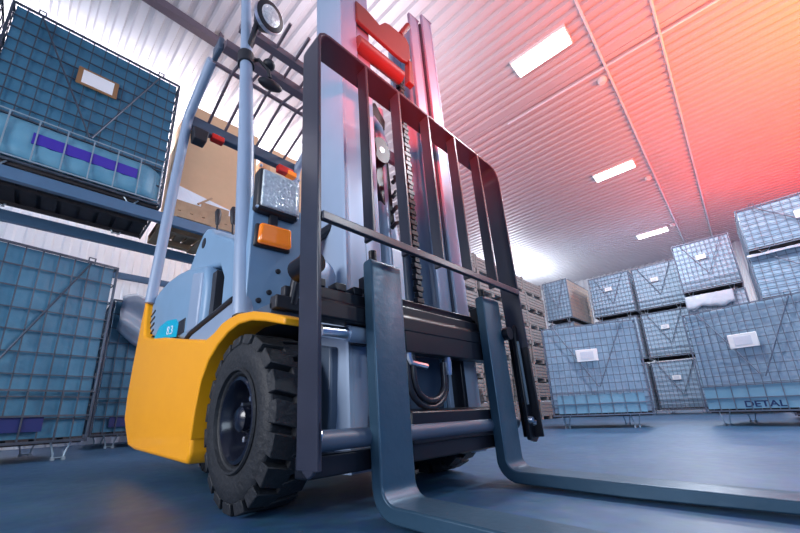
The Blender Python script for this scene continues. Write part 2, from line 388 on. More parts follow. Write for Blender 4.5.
# ---- work light, clamp, mirrors on top of the pillar
wk = MB().lathe([(0, -.10), (.05, -.10), (.085, -.03), (.10, .01), (.10, .03), (.09, .035)], (0, 0, 0), 'x', 28)
wl2 = wk.build('work_light', BLR, FLT, smooth=True); wl2.location = (-.37, -.52, 2.98); wl2.rotation_euler = (0, .25, .15)
lz = MB().lathe([(0, .045), (.04, .042), (.088, .03), (.088, .02)], (0, 0, 0), 'x', 28).build('lens', GLS, wl2, smooth=True)
rm = MB().lathe([(.088, .028), (.104, .028), (.104, .0), (.1, 0)], (0, 0, 0), 'x', 28).build('bezel', CHR, wl2, smooth=True)
MB().tube([(-.50, -.60, 2.70), (-.46, -.585, 2.80), (-.43, -.57, 2.95), (-.44, -.56, 3.02)], .018, 8).build('lamp_bracket', BLR, FLT, smooth=True)
MB().tube([(-.468, -.60, 2.58), (-.485, -.60, 2.68)], .052, 18).build('clamp', BLR, FLT, smooth=True)
mr = MB().tube([(-.50, -.585, 2.66), (-.44, -.53, 2.66), (-.42, -.47, 2.60), (-.41, -.46, 2.53)], .012, 8).build('mirror_arm', BLR, FLT, smooth=True)
MB().ico((-.43, -.465, 2.66), .042, 2, (1, 1, .8)).build('mirror_ball_joint', BLR, mr, smooth=True)
mo = MB().ico((0, 0, 0), .1, 3, (.35, .85, .36)).build('rear_view_mirror', BLR, FLT, smooth=True); mo.location = (-.42, -.45, 2.49); mo.rotation_euler = (.15, 0, 0)

# ---- mast
mast = empty('mast'); mast.parent = FLT
TOP = 3.17
def channel(name, ya, yb, x0, x1, open_in, z0, z1, m=RAIL):
    # I-section seen from the front: two flanges and a web
    t = .022
    s = 1 if yb > ya else -1
    b = MB()
    b.box((x0, min(ya, yb), z0), (x0+t, max(ya, yb), z1), M); b.box((x1-t, min(ya, yb), z0), (x1, max(ya, yb), z1), M)
    b.box((x0, min(ya, ya+s*t), z0), (x1, max(ya, ya+s*t), z1), M)
    return b.build(name, m, mast, bevel=.004)
CM = .025
for s in (-1, 1):
    channel('outer_rail', CM + s*.432, CM + s*.320, .17, .40, 0, .12, TOP)
    channel('inner_rail', CM + s*.308, CM + s*.205, .16, .375, 0, .14, TOP-.07)
    MB().box((.33, min(CM+s*.322, CM+s*.306), .14), (.385, max(CM+s*.322, CM+s*.306), TOP-.1), M).build('rail_gap_shade', RAILD, mast)  # dark strip fills the rail gap in place of its shade
    MB().tube([M(.20, CM+s*.165, .3), M(.20, CM+s*.165, 1.7)], .028, 14).build('lift_cylinder', DKB, mast, smooth=True)
    MB().tube([M(.20, CM+s*.165, 1.7), M(.20, CM+s*.165, 3.0)], .017, 12).build('lift_rod', CHR, mast, smooth=True)
cp = [(-.30, 2.455), (-.30, 2.61), (-.22, 2.615), (-.16, 2.60), (-.12, 2.59), (-.07, 2.66), (-.03, 2.68), (.05, 2.69), (.12, 2.70), (.15, 2.66), (.15, 2.53), (.12, 2.48), (.07, 2.46), (.0, 2.455)]
MB().prism(cp, 'x', .39, .412, M).build('top_cross_plate', REDP, mast, bevel=.005)
MB().tube([M(.40, -.30, 2.285), M(.40, .04, 2.30)], .042, 20).build('cross_tube', REDP, mast, smooth=True)
MB().tube([M(.40, .08, 2.70), M(.43, .13, 2.80)], .02, 10).build('chain_anchor', REDP, mast, smooth=True)
MB().prism([(.10, 2.30), (.15, 2.30), (.15, 2.50), (.12, 2.50)], 'x', .38, .42, M).build('tube_lug', REDP, mast, bevel=.004)
MB().box((.17, CY-.30, 1.85), (.20, CY+.36, 1.93), M).build('cross_member', DKB, mast, bevel=.005)
MB().box((.18, CY-.36, .60), (.21, CY+.46, .70), M).build('cross_member', DKB, mast, bevel=.005)
# centre cylinder
MB().tube([M(.22, .005, .75), M(.22, .005, 2.15)], .034, 18).build('centre_cylinder', RAIL, mast, smooth=True)
# chain
cb = MB(); z = .80
i = 0
while z < 2.42:
    w = .018 if i % 2 else .028
    cb.box((.315, .115-w, z), (.345, .115+w, z+.030), M); z += .033; i += 1
cb.build('lift_chain', BLK, mast, bevel=.003, seg=1)
cb = MB(); z = .80; i = 0
while z < 2.42:
    w = .016 if i % 2 else .024
    cb.box((.30, -.205-w, z), (.33, -.205+w, z+.030), M); z += .033; i += 1
cb.build('lift_chain', BLK, mast, bevel=.003, seg=1)
# hose reel / pulley with guide
pl = MB().lathe([(0, -.022), (.055, -.022), (.058, -.010), (.045, 0), (.058, .010), (.055, .022), (0, .022)], (0, 0, 0), 'x', 28).build('hose_pulley', BLK, mast, smooth=True)
pl.location = M(.27, -.055, 1.775)
pl.scale = (1.2, 1.15, 1.5)
MB().lathe([(0, .03), (.018, .028), (.02, .02), (.03, .02)], (0, 0, 0), 'x', 14).build('pulley_bolt', CHR, mast, smooth=True).location = M(.27, -.055, 1.775)
MB().prism([(-.07, 1.60), (.02, 1.35), (.06, 1.35), (.04, 1.75), (.02, 1.90), (-.02, 1.92), (-.045, 1.88)], 'x', .21, .25, M).build('pulley_bracket', BLK, mast, bevel=.006)
MB().tube([M(.25, -.12, 1.95), M(.25, -.07, 2.02), M(.25, -.02, 1.98), M(.25, .02, 1.86)], .022, 10).build('curved_pipe', OHG, mast, smooth=True)
MB().prism([(-.13, 2.08), (-.05, 2.16), (.03, 2.06), (.02, 1.98), (-.03, 2.0)], 'x', .22, .26, M).build('hose_clamp_plate', BLK, mast, bevel=.01)
for (y, x) in ((-.20, .31), (-.155, .29)):
    pts = [M(x, y, .80), M(x, y, 1.2), M(x, y+.008, 1.5), M(x, y+.05, 1.75), M(x-.02, y+.06, 1.95), M(x-.02, y+.03, 2.3)]
    MB().tube(pts, .013, 8).build('hydraulic_hose', HOSE, mast, smooth=True)
for k in range(4):
    z0 = 1.28 + .1*k
    MB().tube([M(.30, -.02 + .01*k, z0), M(.31, .0+.01*k, z0+.03), M(.30, .03, z0+.05)], .012, 8).build('hose_fitting', BLK, mast, smooth=True)

# ---- carriage
car = empty('fork_carriage'); car.parent = FLT
ub = [(.44, .64), (.515, .64), (.515, .70), (.50, .71), (.50, .755), (.44, .755)]
MB().prism(ub, 'y', -.645, .585, M).build('upper_fork_bar', BLK, car, bevel=.006)
MB().box((.45, -.20, .555), (.512, .585, .645), M).build('bar_lower_plate', BLK, car, bevel=.004)
MB().prism([(.44, .20), (.515, .20), (.515, .32), (.44, .335)], 'y', -.20, .585, M).build('lower_fork_bar', BLK, car, bevel=.006)
MB().tube([M(.50, -.66, .245), M(.50, .60, .245)], .032, 20).build('side_shift_cylinder', DKB, car, smooth=True)
MB().box((.42, -.64, .14), (.50, .58, .205), M).build('lower_beam', BLK, car, bevel=.006)
MB().tube([M(.46, -.575, .605), M(.46, -.33, .612)], .024, 16).build('chrome_rod', CHR, car, smooth=True)
MB().tube([M(.46, -.46, .609), M(.46, -.33, .612)], .032, 16).build('rod_sleeve', RAIL, car, smooth=True)
MB().box((.40, -.40, .58), (.44, -.33, .66), M).build('rod_mount', BLK, car, bevel=.006)
MB().box((.36, -.30, .25), (.44, -.21, .345), M).build('lower_mount', BLK, car, bevel=.006)
for y in (-.29, .26):
    MB().box((.36, y, .18), (.44, y+.03, .80), M).build('carriage_side_plate', BLK, car, bevel=.004)
# top row of roller ends / bolt heads on the bar
for y in (-.62, -.53, -.45): MB().box((.445, y, .755), (.50, y+.045, .785), M).build('bar_stop', BLK, car, bevel=.003)
MB().box((.43, -.22, .70), (.47, .42, .80), M).build('carriage_top_plate', BLK, car, bevel=.004)
MB().tube([M(.35, -.60, .86), M(.47, -.60, .86)], .045, 20).build('guide_roller', BLK, car, smooth=True)
MB().lathe([(.0, .03), (.055, .03), (.075, .02), (.075, -.01), (0, -.01)], M(.33, -.50, .87), 'x', 26).build('roller_cover', RAIL, car, smooth=True)
# hose loop with fittings
hp = [(-.165, .575), (-.165, .50)] + [(.0+ .0 + -.04 + .125*math.cos(math.radians(a)), .45+.115*math.sin(math.radians(a))) for a in range(180, 361, 20)] + [(.085, .50), (.09, .545)]
for k, (sc, dx) in enumerate(((1, 0), (.80, .018))):
    pts = [M(.475+dx*.5, -.04+(y+.04)*sc, .47+(z-.47)*sc) for y, z in hp]
    MB().tube(pts, .014, 10).build('hose_loop', HOSE, car, smooth=True)
MB().tube([M(.49, -.165, .59), M(.49, -.165, .535), M(.49, -.155, .515), M(.49, -.06, .505)], .013, 8).build('hose_fitting', CHR, car, smooth=True)
MB().tube([M(.49, .09, .575), M(.49, .09, .53), M(.49, .09, .475)], .014, 8, rad=[.012, .019, .014]).build('hose_fitting', CHR, car, smooth=True)
MB().tube([M(.49, .10, .60), M(.49, .09, .55)], .014, 8).build('hose_fitting', CHR, car, smooth=True)

# ---- load backrest
lb = empty('load_backrest'); lb.parent = FLT
YL, YR, XF, XB, ZT = -.700, .618, .643, .535, 1.765
tk = .014
outer = [(YL, .175)] + [(YL+.055+.055*math.cos(math.radians(a)), ZT-.055+.055*math.sin(math.radians(a))) for a in (180, 150, 120, 90)] + [(YR-.09+.09*math.cos(math.radians(a)), ZT-.09+.09*math.sin(math.radians(a))) for a in (90, 70, 45, 20, 0)] + [(YR, .62)]
inner = [(YR-tk, .62)] + [(YR-.09+(.09-tk)*math.cos(math.radians(a)), ZT-.09+(.09-tk)*math.sin(math.radians(a))) for a in (0, 20, 45, 70, 90)] + [(YL+.055+(.055-tk)*math.cos(math.radians(a)), ZT-.055+(.055-tk)*math.sin(math.radians(a))) for a in (90, 120, 150, 180)] + [(YL+tk, .175)]
b = MB(); n = len(outer); inn = inner[::-1]
def q(y, z, x): return b.bm.verts.new(M(x, y, z))
OF = [q(y, z, XF) for y, z in outer]; OB = [q(y, z, XB) for y, z in outer]; IF_ = [q(y, z, XF) for y, z in inn]; IB = [q(y, z, XB) for y, z in inn]
for k in range(n-1):
    b.bm.faces.new((OF[k], OF[k+1], OB[k+1], OB[k])); b.bm.faces.new((IF_[k+1], IF_[k], IB[k], IB[k+1]))
    b.bm.faces.new((OF[k+1], OF[k], IF_[k], IF_[k+1])); b.bm.faces.new((OB[k], OB[k+1], IB[k+1], IB[k]))
for k in (0, n-1): b.bm.faces.new((OF[k], OB[k], IB[k], IF_[k]))
b.build('backrest_frame', GRD, lb, bevel=.003, seg=2)
MB().prism([(XF, .20), (XF-.03, .165), (XF-.05, .155), (XB+.03, .17), (XB+.03, .3), (XF, .3)], 'y', YL+.0005, YL+tk-.0005, M).build('frame_foot', GRD, lb, bevel=.004)
for i, y in enumerate((-.452, -.256, -.047, .173, .399)):
    MB().box((XF-.055, y-tk, .925), (XF, y, ZT-tk/2), M).build('backrest_bar', GRD, lb, bevel=.003)
MB().box((XF-.012, YL+tk, .917), (XF+.008, YR-tk, .949), M).build('backrest_crossbar', GRD, lb, bevel=.004)
pr_ = [(.56, .14), (.675, .14), (.70, .165), (.70, .36), (.66, .63), (.614, .76), (.60, .76), (.56, .66)]
sp = MB().prism([(YR-.014, .76), (YR-.05, .70), (YR-.06, .16), (YR-.0, .145), (YR+.04, .17), (YR+.035, .40), (YR+.01, .70)], 'x', .575, .60, M).build('side_plate', BLK, lb, bevel=.006)
MB().box((XB, YR-.014, .17), (XF, YR, .63), M).build('side_flange', BLK, lb, bevel=.004)
MB().box((.60, YR-.045, .33), (.606, YR-.03, .66), M).build('slot_light_strip', GALVL, lb)  # pale strip stands in for light showing through a slot
for (y, z) in ((YR-.045, .255), (YR-.005, .24)): MB().lathe([(0, .022), (.014, .02), (.018, .006), (.018, 0)], M(.60, y, z), 'x', 12).build('bolt', CHR, lb, smooth=True)
bb = MB().tube([M(.60, YL+tk, .262), M(.60, YL+tk+.02, .262)], .018, 12).build('foot_bolt', CHR, lb, smooth=True)
MB().tube([M(.56, YR-.10, .70), M(.60, YR-.10, .70)], .035, 12).build('bar_end_lock', BLK, lb, smooth=True)

# ---- forks
def fork(y0):
    XS, XBk, ZS, ZF, T = .5692, .5185, .888, .068, .0507
    P = []
    p1 = M(XS, 0, ZS); p2 = M(XBk, 0, ZS)
    # heel arcs in world xz
    xb0 = M(XBk, 0, .12)[0]; xf0 = M(XS, 0, .12)[0]
    zt = lambda x: ZF - .012*(x-XS)
    outer_ = [(p2[0], p2[2]-.01), (M(XBk, 0, .16)[0], .16)] + arc((xb0+.10, zt(XS)-T+.10), .10, 180, 270, 8)
    L = 1.30
    tip = XS + L
    bl_ = [(XS+.5, zt(XS+.5)-T), (tip-.25, zt(tip)-T*.62), (tip, zt(tip)-.018), (tip+.006, zt(tip)-.008), (tip-.004, zt(tip))]
    inner_ = [(XS+.5, zt(XS+.5))] + arc((xf0+.055, zt(XS)+.055), .055, 270, 180, 6) + [(p1[0], p1[2]-.01), (p1[0]-.008, p1[2]), (p2[0]+.008, p2[2])]
    f = MB().prism(outer_+bl_+inner_, 'y', y0, y0+.158).build('fork', FRK, FLT, bevel=.008, seg=2, angle=30)
    MB().prism([(XBk-.03, .70), (XBk+.002, .70), (XBk+.002, .84), (XBk-.055, .84), (XBk-.055, .78), (XBk-.03, .77)], 'y', y0+.02, y0+.126, M).build('fork_hook', BLK, f, bevel=.004)
    MB().tube([M(.545, y0+.03, .868), M(.545, y0+.03, .93)], .016, 10).build('locking_pin', BLK, f, smooth=True)
    return f
fork(-.418); fork(.345)

# ================================================================== CAGES
def make_cage(W, D, H, zf, nx, nz, liner, wire, r=.004, band=None, lbl='white', skirt=.30, roll=None, label_at=(.38, .62), lw=.20):
    """origin: front left bottom corner on the ground, width +x, depth +y (front faces -y)"""
    c = empty('mesh_cage')
    def bar(b, p, q, rr=r): b.tube([p, q], rr*1.35, 4, cap=True)
    z0, z1 = zf, zf+H
    def panel(P):
        b = MB()
        for i in range(1, nx):
            t = W*i/nx; bar(b, P(t, z0), P(t, z1))
        for j in range(1, nz):
            t = z0 + H*j/nz; bar(b, P(0, t), P(W, t))
        return b
    def panel_s(P, n):
        b = MB()
        for i in range(1, n): bar(b, P(D*i/n, z0), P(D*i/n, z1))
        for j in range(1, nz): bar(b, P(0, z0+H*j/nz), P(D, z0+H*j/nz))
        return b
    panel(lambda t, z: (t, 0, z)).build('wire_panel', wire, c)
    panel(lambda t, z: (t, D, z)).build('wire_panel', wire, c)
    ns = max(4, int(nx*D/W))
    panel_s(lambda t, z: (0, t, z), ns).build('wire_panel', wire, c); panel_s(lambda t, z: (W, t, z), ns).build('wire_panel', wire, c)
    for (x, y) in ((0, 0), (W, 0), (0, D), (W, D)):
        MB().tube([(x, y, z0-.02), (x, y, z1+.01)], r*2.4, 8).build('corner_post', wire, c, smooth=True)
    for z, rn in ((z0, 'bottom_rim'), (z1, 'top_rim')):
        b = MB()
        for p, q in (((0,0),(W,0)), ((0,D),(W,D)), ((0,0),(0,D)), ((W,0),(W,D))): bar(b, (*p, z), (*q, z), r*2)
        b.build(rn, wire, c)
    b = MB()
    n = 9
    for i in range(n): b.box((W*(i+.1)/n, .01, z0+.005), (W*(i+.85)/n, D-.01, z0+.03))
    for y in (.06, D/2, D-.1): b.box((.02, y, z0-.03), (W-.02, y+.05, z0+.005))
    b.build('base_slats', DARKW, c)
    MB().box((.02, .02, z0+.028), (W-.02, D-.02, z0+.034)).build('base_pan', DARKW, c)  # dark pan added so the cage base stays dark from below
    for x in (W*.13, W*(.90 if roll is False else .82)):
        for y in (.05, D-.08):
            b = MB(); w = .05*W; f = zf
            b.tube([(x-w*.9, y, z0), (x-w*.5, y, f*.35), (x-w*.45, y, f*.12), (x+w*.45, y, f*.12), (x+w*.5, y, f*.35), (x+w*.9, y, z0)], r*1.6, 6)
            b.box((x-w*.6, y-.02, 0), (x-w*.3, y+.02, f*.16)); b.box((x+w*.3, y-.02, 0), (x+w*.6, y+.02, f*.16))
            b.build('foot', GALVL, c)
    # liner: bulging wrapped block
    b = MB(); g = r*2.5; NX, NZ, ND = 14, 12, 8
    zb, zt_ = z0+.035, z1-.01
    rnd = random.Random(int(W*100+H*10+nx))
    def grid(nu, nv, f):
        V = [[b.bm.verts.new(f(i/nu, j/nv)) for j in range(nv+1)] for i in range(nu+1)]
        for i in range(nu):
            for j in range(nv): b.bm.faces.new((V[i][j], V[i+1][j], V[i+1][j+1], V[i][j+1]))
    def bulge(u, v): return .02*(math.sin(PI*u)*math.sin(PI*v))*0 + .012*math.sin(u*W*22+v*3)*math.sin(v*9)*math.sin(PI*u)*math.sin(PI*v)
    inx = g+.014
    grid(NX, NZ, lambda u, v: (inx+u*(W-2*inx), inx+.0+bulge(u, v), zb+v*(zt_-zb)))
    grid(NX, NZ, lambda u, v: (inx+u*(W-2*inx), D-inx-bulge(u, v), zb+v*(zt_-zb)))
    grid(ND, NZ, lambda u, v: (inx+bulge(u, v), inx+u*(D-2*inx), zb+v*(zt_-zb)))
    grid(ND, NZ, lambda u, v: (W-inx-bulge(u, v), inx+u*(D-2*inx), zb+v*(zt_-zb)))
    grid(NX, ND, lambda u, v: (inx+u*(W-2*inx), inx+v*(D-2*inx), zt_+.02*math.sin(PI*u)*math.sin(PI*v)+.008*math.sin(u*17+v*5)*math.sin(PI*u)*math.sin(PI*v)))
    grid(2, 2, lambda u, v: (inx+u*(W-2*inx), inx+v*(D-2*inx), zb))
    bmesh.ops.remove_doubles(b.bm, verts=b.bm.verts, dist=1e-4)
    b.build('bag_liner', liner, c, smooth=True)
    if skirt:   # folded lower flap held by its own heavier wires
        h = skirt
        b = MB()
        for i in range(0, nx+1, 2): bar(b, (W*i/nx, -.02, z0-.005), (W*i/nx, -.02, z0+h), r*1.1)
        for z in (z0-.005, z0+h*.5, z0+h): bar(b, (0, -.02, z), (W, -.02, z), r*1.6)
        b.build('lower_flap', wire, c)
    if band:
      if roll:
        rp = [(-.012, z0+.03), (-.05, z0+.06), (-.072, z0+.14), (-.078, z0+skirt*.45), (-.070, z0+skirt*.75), (-.045, z0+skirt*.92), (-.012, z0+skirt*.97)]
        b = MB(); NR = 30; rows = []
        for i in range(NR+1):
            u = i/NR; k = min(1, min(u, 1-u)*9)**.5*.98 + .02; kz = .75+.25*k
            rows.append([b.bm.verts.new((W*(.0+.97*u), q0[0]*k*(1+.12*math.sin(i*2.1))-.004, z0+(q0[1]-z0)*kz+(.04*(1-k)))) for q0 in rp])
        for a1, b1 in zip(rows, rows[1:]):
            for q1 in range(len(rp)-1): b.bm.faces.new((a1[q1], b1[q1], b1[q1+1], a1[q1+1]))
        ro = b.build('rolled_liner', LIN_K, c, smooth=True)
        ro.modifiers.new('solid', 'SOLIDIFY').thickness = .004
        b = MB()
        for i in range(0, nx+1, 2): bar(b, (W*i/nx*.97, -.102, z0), (W*i/nx*.97, -.100, z0+skirt), r*1.2)
        for zz in (z0, z0+skirt): bar(b, (0, -.10, zz), (W*.97, -.10, zz), r*1.3)
        b.build('front_gate', GALVL if band[5] else wire, c)
      yb_ = (-.094, -.07) if roll else (-.012, .004)
      MB().box((W*band[1], yb_[0], z0+band[3]), (W*band[2], yb_[1], z0+band[4])).build('printed_band', band[0], c)
    # V brace straps
    xa, xb, xm = W*.14, W*.86, W*.52
    zt2, zm = z1-.02, z0+H*.30
    MB().tube([(xa, -.02, zt2), (xm, -.025, zm)], r*1.9, 6).build('brace_strap', wire, c)
    MB().tube([(xb, -.02, zt2), (xm+.02, -.025, zm)], r*1.9, 6).build('brace_strap', wire, c)
    for xx in (xa, xb):
        MB().tube([(xx-.03, -.02, z1-.03), (xx-.03, -.03, z1+.04), (xx+.03, -.03, z1+.04), (xx+.03, -.02, z1-.03)], r*1.5, 6).build('latch_hook', wire, c)
    # label sleeve
    lx, lz = W*label_at[0], z0+H*label_at[1]; lh = lw*.62
    fm = BROWNF if lbl == 'brown' else LABEL
    l = MB().box((lx, -.035, lz), (lx+lw, -.022, lz+lh)).build('label_sleeve', fm, c, bevel=.006)
    k = .12 if lbl == 'brown' else .2
    MB().box((lx+lw*k, -.038, lz+lh*k), (lx+lw*(1-k), -.0345, lz+lh*(1-k))).build('printed_sheet', LABEL if lbl == 'brown' else LABELI, l)
    return c
def place(c, x, y, z, rz, label, cat='cage', group=None):
    c.location = (x, y, z); c.rotation_euler = (0, 0, rz); tag(c, label, cat, group); return c

# -- right side, nearest two
W0, D0, H0, ZF0 = 1.32, 1.05, 1.355, .19
cageM = make_cage(W0, D0, H0, ZF0, 16, 12, LIN_R, WIRER, .004, skirt=.32, label_at=(.34, .58), lw=.30)
place(cageM, -.996, 4.589, 0, .372, 'wire mesh cage on the floor right of the forklift, at front beside wooden crates', 'cage', 'wire mesh cages on the right')
cageR = copy_tree(cageM)
place(cageR, .773, 5.452, 0, -.242, 'largest right wire mesh cage on the floor with dark lettering on its lower band', 'cage', 'wire mesh cages on the right')
for ch in [q for q in bpy.data.objects if q.parent == cageR and q.name.startswith('bag_liner')]:
    pass
lbz = MB().box((.03, -.012, .215), (1.29, .004, .50)).build('lower_band', LIN_B, cageR)
text('band_lettering', 'DETAL', .105, INK, lbz, (.42, -.0135, .235), (PI/2, 0, 0), (1.25, 1, 1), .0015, .002)
lbz2 = MB().box((.08, -.012, .215), (1.24, .004, .48)).build('lower_band', LIN_B, cageM)

# -- far stacks
far = make_cage(1.16, 1.05, 1.30, .13, 12, 10, LIN_R, WIRER, .0048, skirt=.26, label_at=(.38, .60), lw=.2)
G = 'wire mesh cages on the right'
PT = 1.45
def farc(x, y, z, rz, label): 
    global far_used
    c = far if not far_used else copy_tree(far)
    far_used = True
    return place(c, x, y, z, rz, label, 'cage', G)
far_used = False
R0 = .035
for k, nm in enumerate(('bottom', 'middle', 'top')):
    farc(-.92+.02*k, 11.55, PT*k, R0, 'far wire mesh cage, %s of the stack between the two front cages' % nm)
for k, nm in enumerate(('bottom', 'middle', 'top')):
    farc(-2.16+.02*k, 11.45, PT*k, R0, {'top': 'far wire mesh cage on top of the stack right behind the brown-sided cage', 'middle': 'far wire mesh cage mostly hidden behind the front cage, second tier', 'bottom': 'far wire mesh cage hidden low behind the front cage, bottom tier'}[nm])
for k, nm in enumerate(('bottom', 'middle', 'top')):
    farc(.36, 10.45, k*PT, R0, {'top': 'far wire mesh cage topmost above the sheet-covered one, under the farthest light panel', 'middle': 'far cage with a loose white plastic sheet over its top edge', 'bottom': 'far cage hidden behind the largest front cage at right'}[nm])
# -- right nearer stack D
for k in range(4):
    z = [0, 1.04, 1.86, 2.72][k]
    pass
dcage = make_cage(1.55, 1.05, .76, .08, 14, 8, LIN_R, WIRER, .0045, skirt=.0, label_at=(.42, .45), lw=.22)
lab = ['low wire mesh cage hidden behind the largest front cage, bottom of the right stack', 'low wire mesh cage second from the bottom of the right stack', 'wire mesh cage at the right edge, below the topmost pinkish one', 'topmost wire mesh cage at the far right edge, tinted red under the ceiling']
for k in range(4):
    c = dcage if k == 0 else copy_tree(dcage)
    place(c, 1.63+.02*k, 7.05, [0, .90, 1.80, 2.66][k], .02, lab[k], 'cage', G)
# white plastic sheets draped over the tops
def sheet(x0, y0, x1, y1, z, drop, label, rz=0, name='plastic_sheet'):
    b = MB(); NX = 24; W = x1-x0; D = y1-y0
    rnd = random.Random(int(x0*10)); ph = [rnd.random()*6 for _ in range(6)]
    rows = []
    def fz(u): return .25*(math.sin(u*9+ph[0])+math.sin(u*23+ph[1])*.5)
    prof = [(1, 0), (.66, .0), (.33, 0), (0.0, 0), (-.02, -.35), (-.03, -.7), (-.035, -1)]
    for j, (v, d) in enumerate(prof):
        rows.append([b.bm.verts.new((i/NX*W, v*D if v >= 0 else v, (.012*math.sin(i*1.7+j*2) if d == 0 else 0) + drop*d*(1+.4*fz(i/NX)))) for i in range(NX+1)])
    for a, c2 in zip(rows, rows[1:]):
        for i in range(NX): b.bm.faces.new((a[i], a[i+1], c2[i+1], c2[i]))
    o = b.build(name, FILM, smooth=True); o.location = (x0, y0, z); o.rotation_euler.z = rz
    s = o.modifiers.new('solid', 'SOLIDIFY'); s.thickness = .006
    tag(o, label, 'plastic sheet', 'plastic sheets over cages'); return o
sheet(.36, 10.42, 1.30, 10.44, 2.895, .34, 'loose white plastic sheet draped over the middle cage behind the largest front cage')
sheet(1.66, 7.01, 3.1, 7.04, 2.650, .05, 'wrinkled plastic sheet squeezed between the two cages at the right edge')
# brown-sided wrapped cage stack behind the middle cage
bc = make_cage(.80, 2.0, 1.30, .12, 8, 10, LIN_R, WIRER, .005, skirt=0, label_at=(.2, .1), lw=.05)
for ch in [q for q in bpy.data.objects if q.parent == bc]:
    if ch.name.startswith('label_sleeve'):
        for g2 in [q for q in bpy.data.objects if q.parent == ch]: bpy.data.objects.remove(g2)
        bpy.data.objects.remove(ch)
MB().box((.8-.012, .02, .15), (.8+.002, 1.98, 1.40)).build('brown_side_board', LIN_N, bc)
for k, nm in enumerate(('bottom', 'middle', 'top')):
    c = bc if k == 0 else copy_tree(bc)
    place(c, -3.32, 10.6, PT*k, .0, {'top': 'wrapped cage with a brown side, topmost beside the wooden crates', 'middle': 'wrapped cage below the brown-sided top one, behind the front cage', 'bottom': 'wrapped cage at the foot of the brown-sided stack, behind the front cage'}[nm], 'cage', 'brown-sided wrapped cages')

# -- wooden crates stacked left of the middle cage
def make_crate(W, D, H):
    c = empty('wooden_crate')
    b = MB()
    for y in (0, D/2-.05, D-.1): b.box((0, y, 0), (W, y+.1, .09))
    for i in range(3): b.box((i*(W-.1)/2, 0, .09), (i*(W-.1)/2+.1, D, .11))
    b.build('pallet_base', WOODG, c)
    b = MB()
    n = 4; h = (H-.15)/n
    for j in range(n):
        z = .125+j*h
        b.box((W-.02, 0, z), (W, D, z+h*.82)); b.box((0, 0, z), (W-.02, .02, z+h*.82)); b.box((0, D-.02, z), (W-.02, D, z+h*.82)); b.box((0, .02, z), (.02, D-.02, z+h*.82))
    b.build('side_boards', WOODG, c)
    for x in (0, W-.045):
        for y in (-.018, D-.03): MB().box((x, y, .11), (x+.055, y+.05, H)).build('corner_batten', WOODG, c)
    MB().box((.03, .03, .13), (W-.03, D-.03, H-.06)).build('packed_goods', LIN_R, c)
    return c
cr = make_crate(1.1, 1.15, .50); first = True
rown = ['fourth', 'third', 'second', 'nearest']
lvl = ['bottom', 'second', 'third', 'fourth', 'fifth', 'sixth', 'seventh', 'top']
for i in range(4):
    for k in range(8):
        c = cr if first else copy_tree(cr); first = False
        jx = random.uniform(-.05, .05)
        c.location = (-4.1+jx, 8.55-i*1.25+random.uniform(-.03, .03), k*.502); c.rotation_euler.z = random.uniform(-.02, .02)
        tag(c, 'grey wooden crate, %s tier, %s column from the camera, behind the forklift' % (lvl[k], rown[i]), 'crate', 'wooden crates stacked behind the forklift')

# -- left lower cage
WL = 1.9
cl = make_cage(WL, 1.3, 1.98, .19, 14, 9, LIN_L, GALV, .006, band=(NAVY, .1, .80, .10, .24, 0), skirt=.50, roll=False, label_at=(.42, -2), lw=.02)
for ch in [q for q in bpy.data.objects if q.parent == cl and q.name.startswith('label_sleeve')]:
    for g2 in [q for q in bpy.data.objects if q.parent == ch]: bpy.data.objects.remove(g2)
    bpy.data.objects.remove(ch)
# cage local +x must run towards +Y (truck lateral): front faces +X  => rotate 90 deg
def placeL(c, x, yright, z, rz, W, label, group='large wire mesh cages at left'):
    # right front corner given; width direction (sin.., cos..)
    a = PI/2 + rz
    dx, dy = math.cos(a), math.sin(a)
    return place(c, x - dx*W, yright - dy*W, z, a, label, 'cage', group)
placeL(cl, -3.86, -.73, 0, .20, WL, 'large teal wire mesh cage on the floor at far left with diagonal strap')
cl2 = copy_tree(cl)
placeL(cl2, -5.35, 1.35, 0, .0, WL, 'large wire mesh cage half hidden behind the yellow counterweight')
# -- left upper cage on rack
cu = make_cage(1.78, 1.25, 2.08, .07, 14, 12, LIN_L, GALV, .006, band=(PURP, .26, .82, .24, .38, 1), skirt=.55, roll=True, lbl='brown', label_at=(.38, .64), lw=.42)
placeL(cu, -3.9, -.40, 3.13, .0, 1.78, 'wire mesh cage with purple band and brown-framed label up on the rack')
cv = copy_tree(cu)
placeL(cv, -3.9, -2.28, 3.13, .0, 1.78, 'wire mesh cage on the rack cut by the left edge of the photo')
# plastic film bulging over the hidden cage
b = MB(); n = 14
V = []
for i in range(n+1):
    row = []
    for j in range(n+1):
        u, v = i/n, j/n
        row.append(b.bm.verts.new((.06*math.sin(u*7+v*3)+.05*math.sin(v*11), u*.9, -v*.75*(.7+.3*math.sin(u*5)) + .05*math.sin(u*9))))
    V.append(row)
for i in range(n):
    for j in range(n): b.bm.faces.new((V[i][j], V[i+1][j], V[i+1][j+1], V[i][j+1]))
o = b.build('plastic_film', FILM, smooth=True); o.location = (-5.17, -.48, 2.20)
sd = o.modifiers.new('solid', 'SOLIDIFY'); sd.thickness = .006
tag(o, 'crumpled clear plastic film hanging over the cage left of the counterweight', 'plastic film')
# small printed notice on the wall
wn = MB().box((-7.20, -2.9, 3.0), (-7.19, -1.75, 3.42)).build('wall_notice', LABEL); tag(wn, 'white notice sheet on the wall under the rack beam at far left', 'notice')

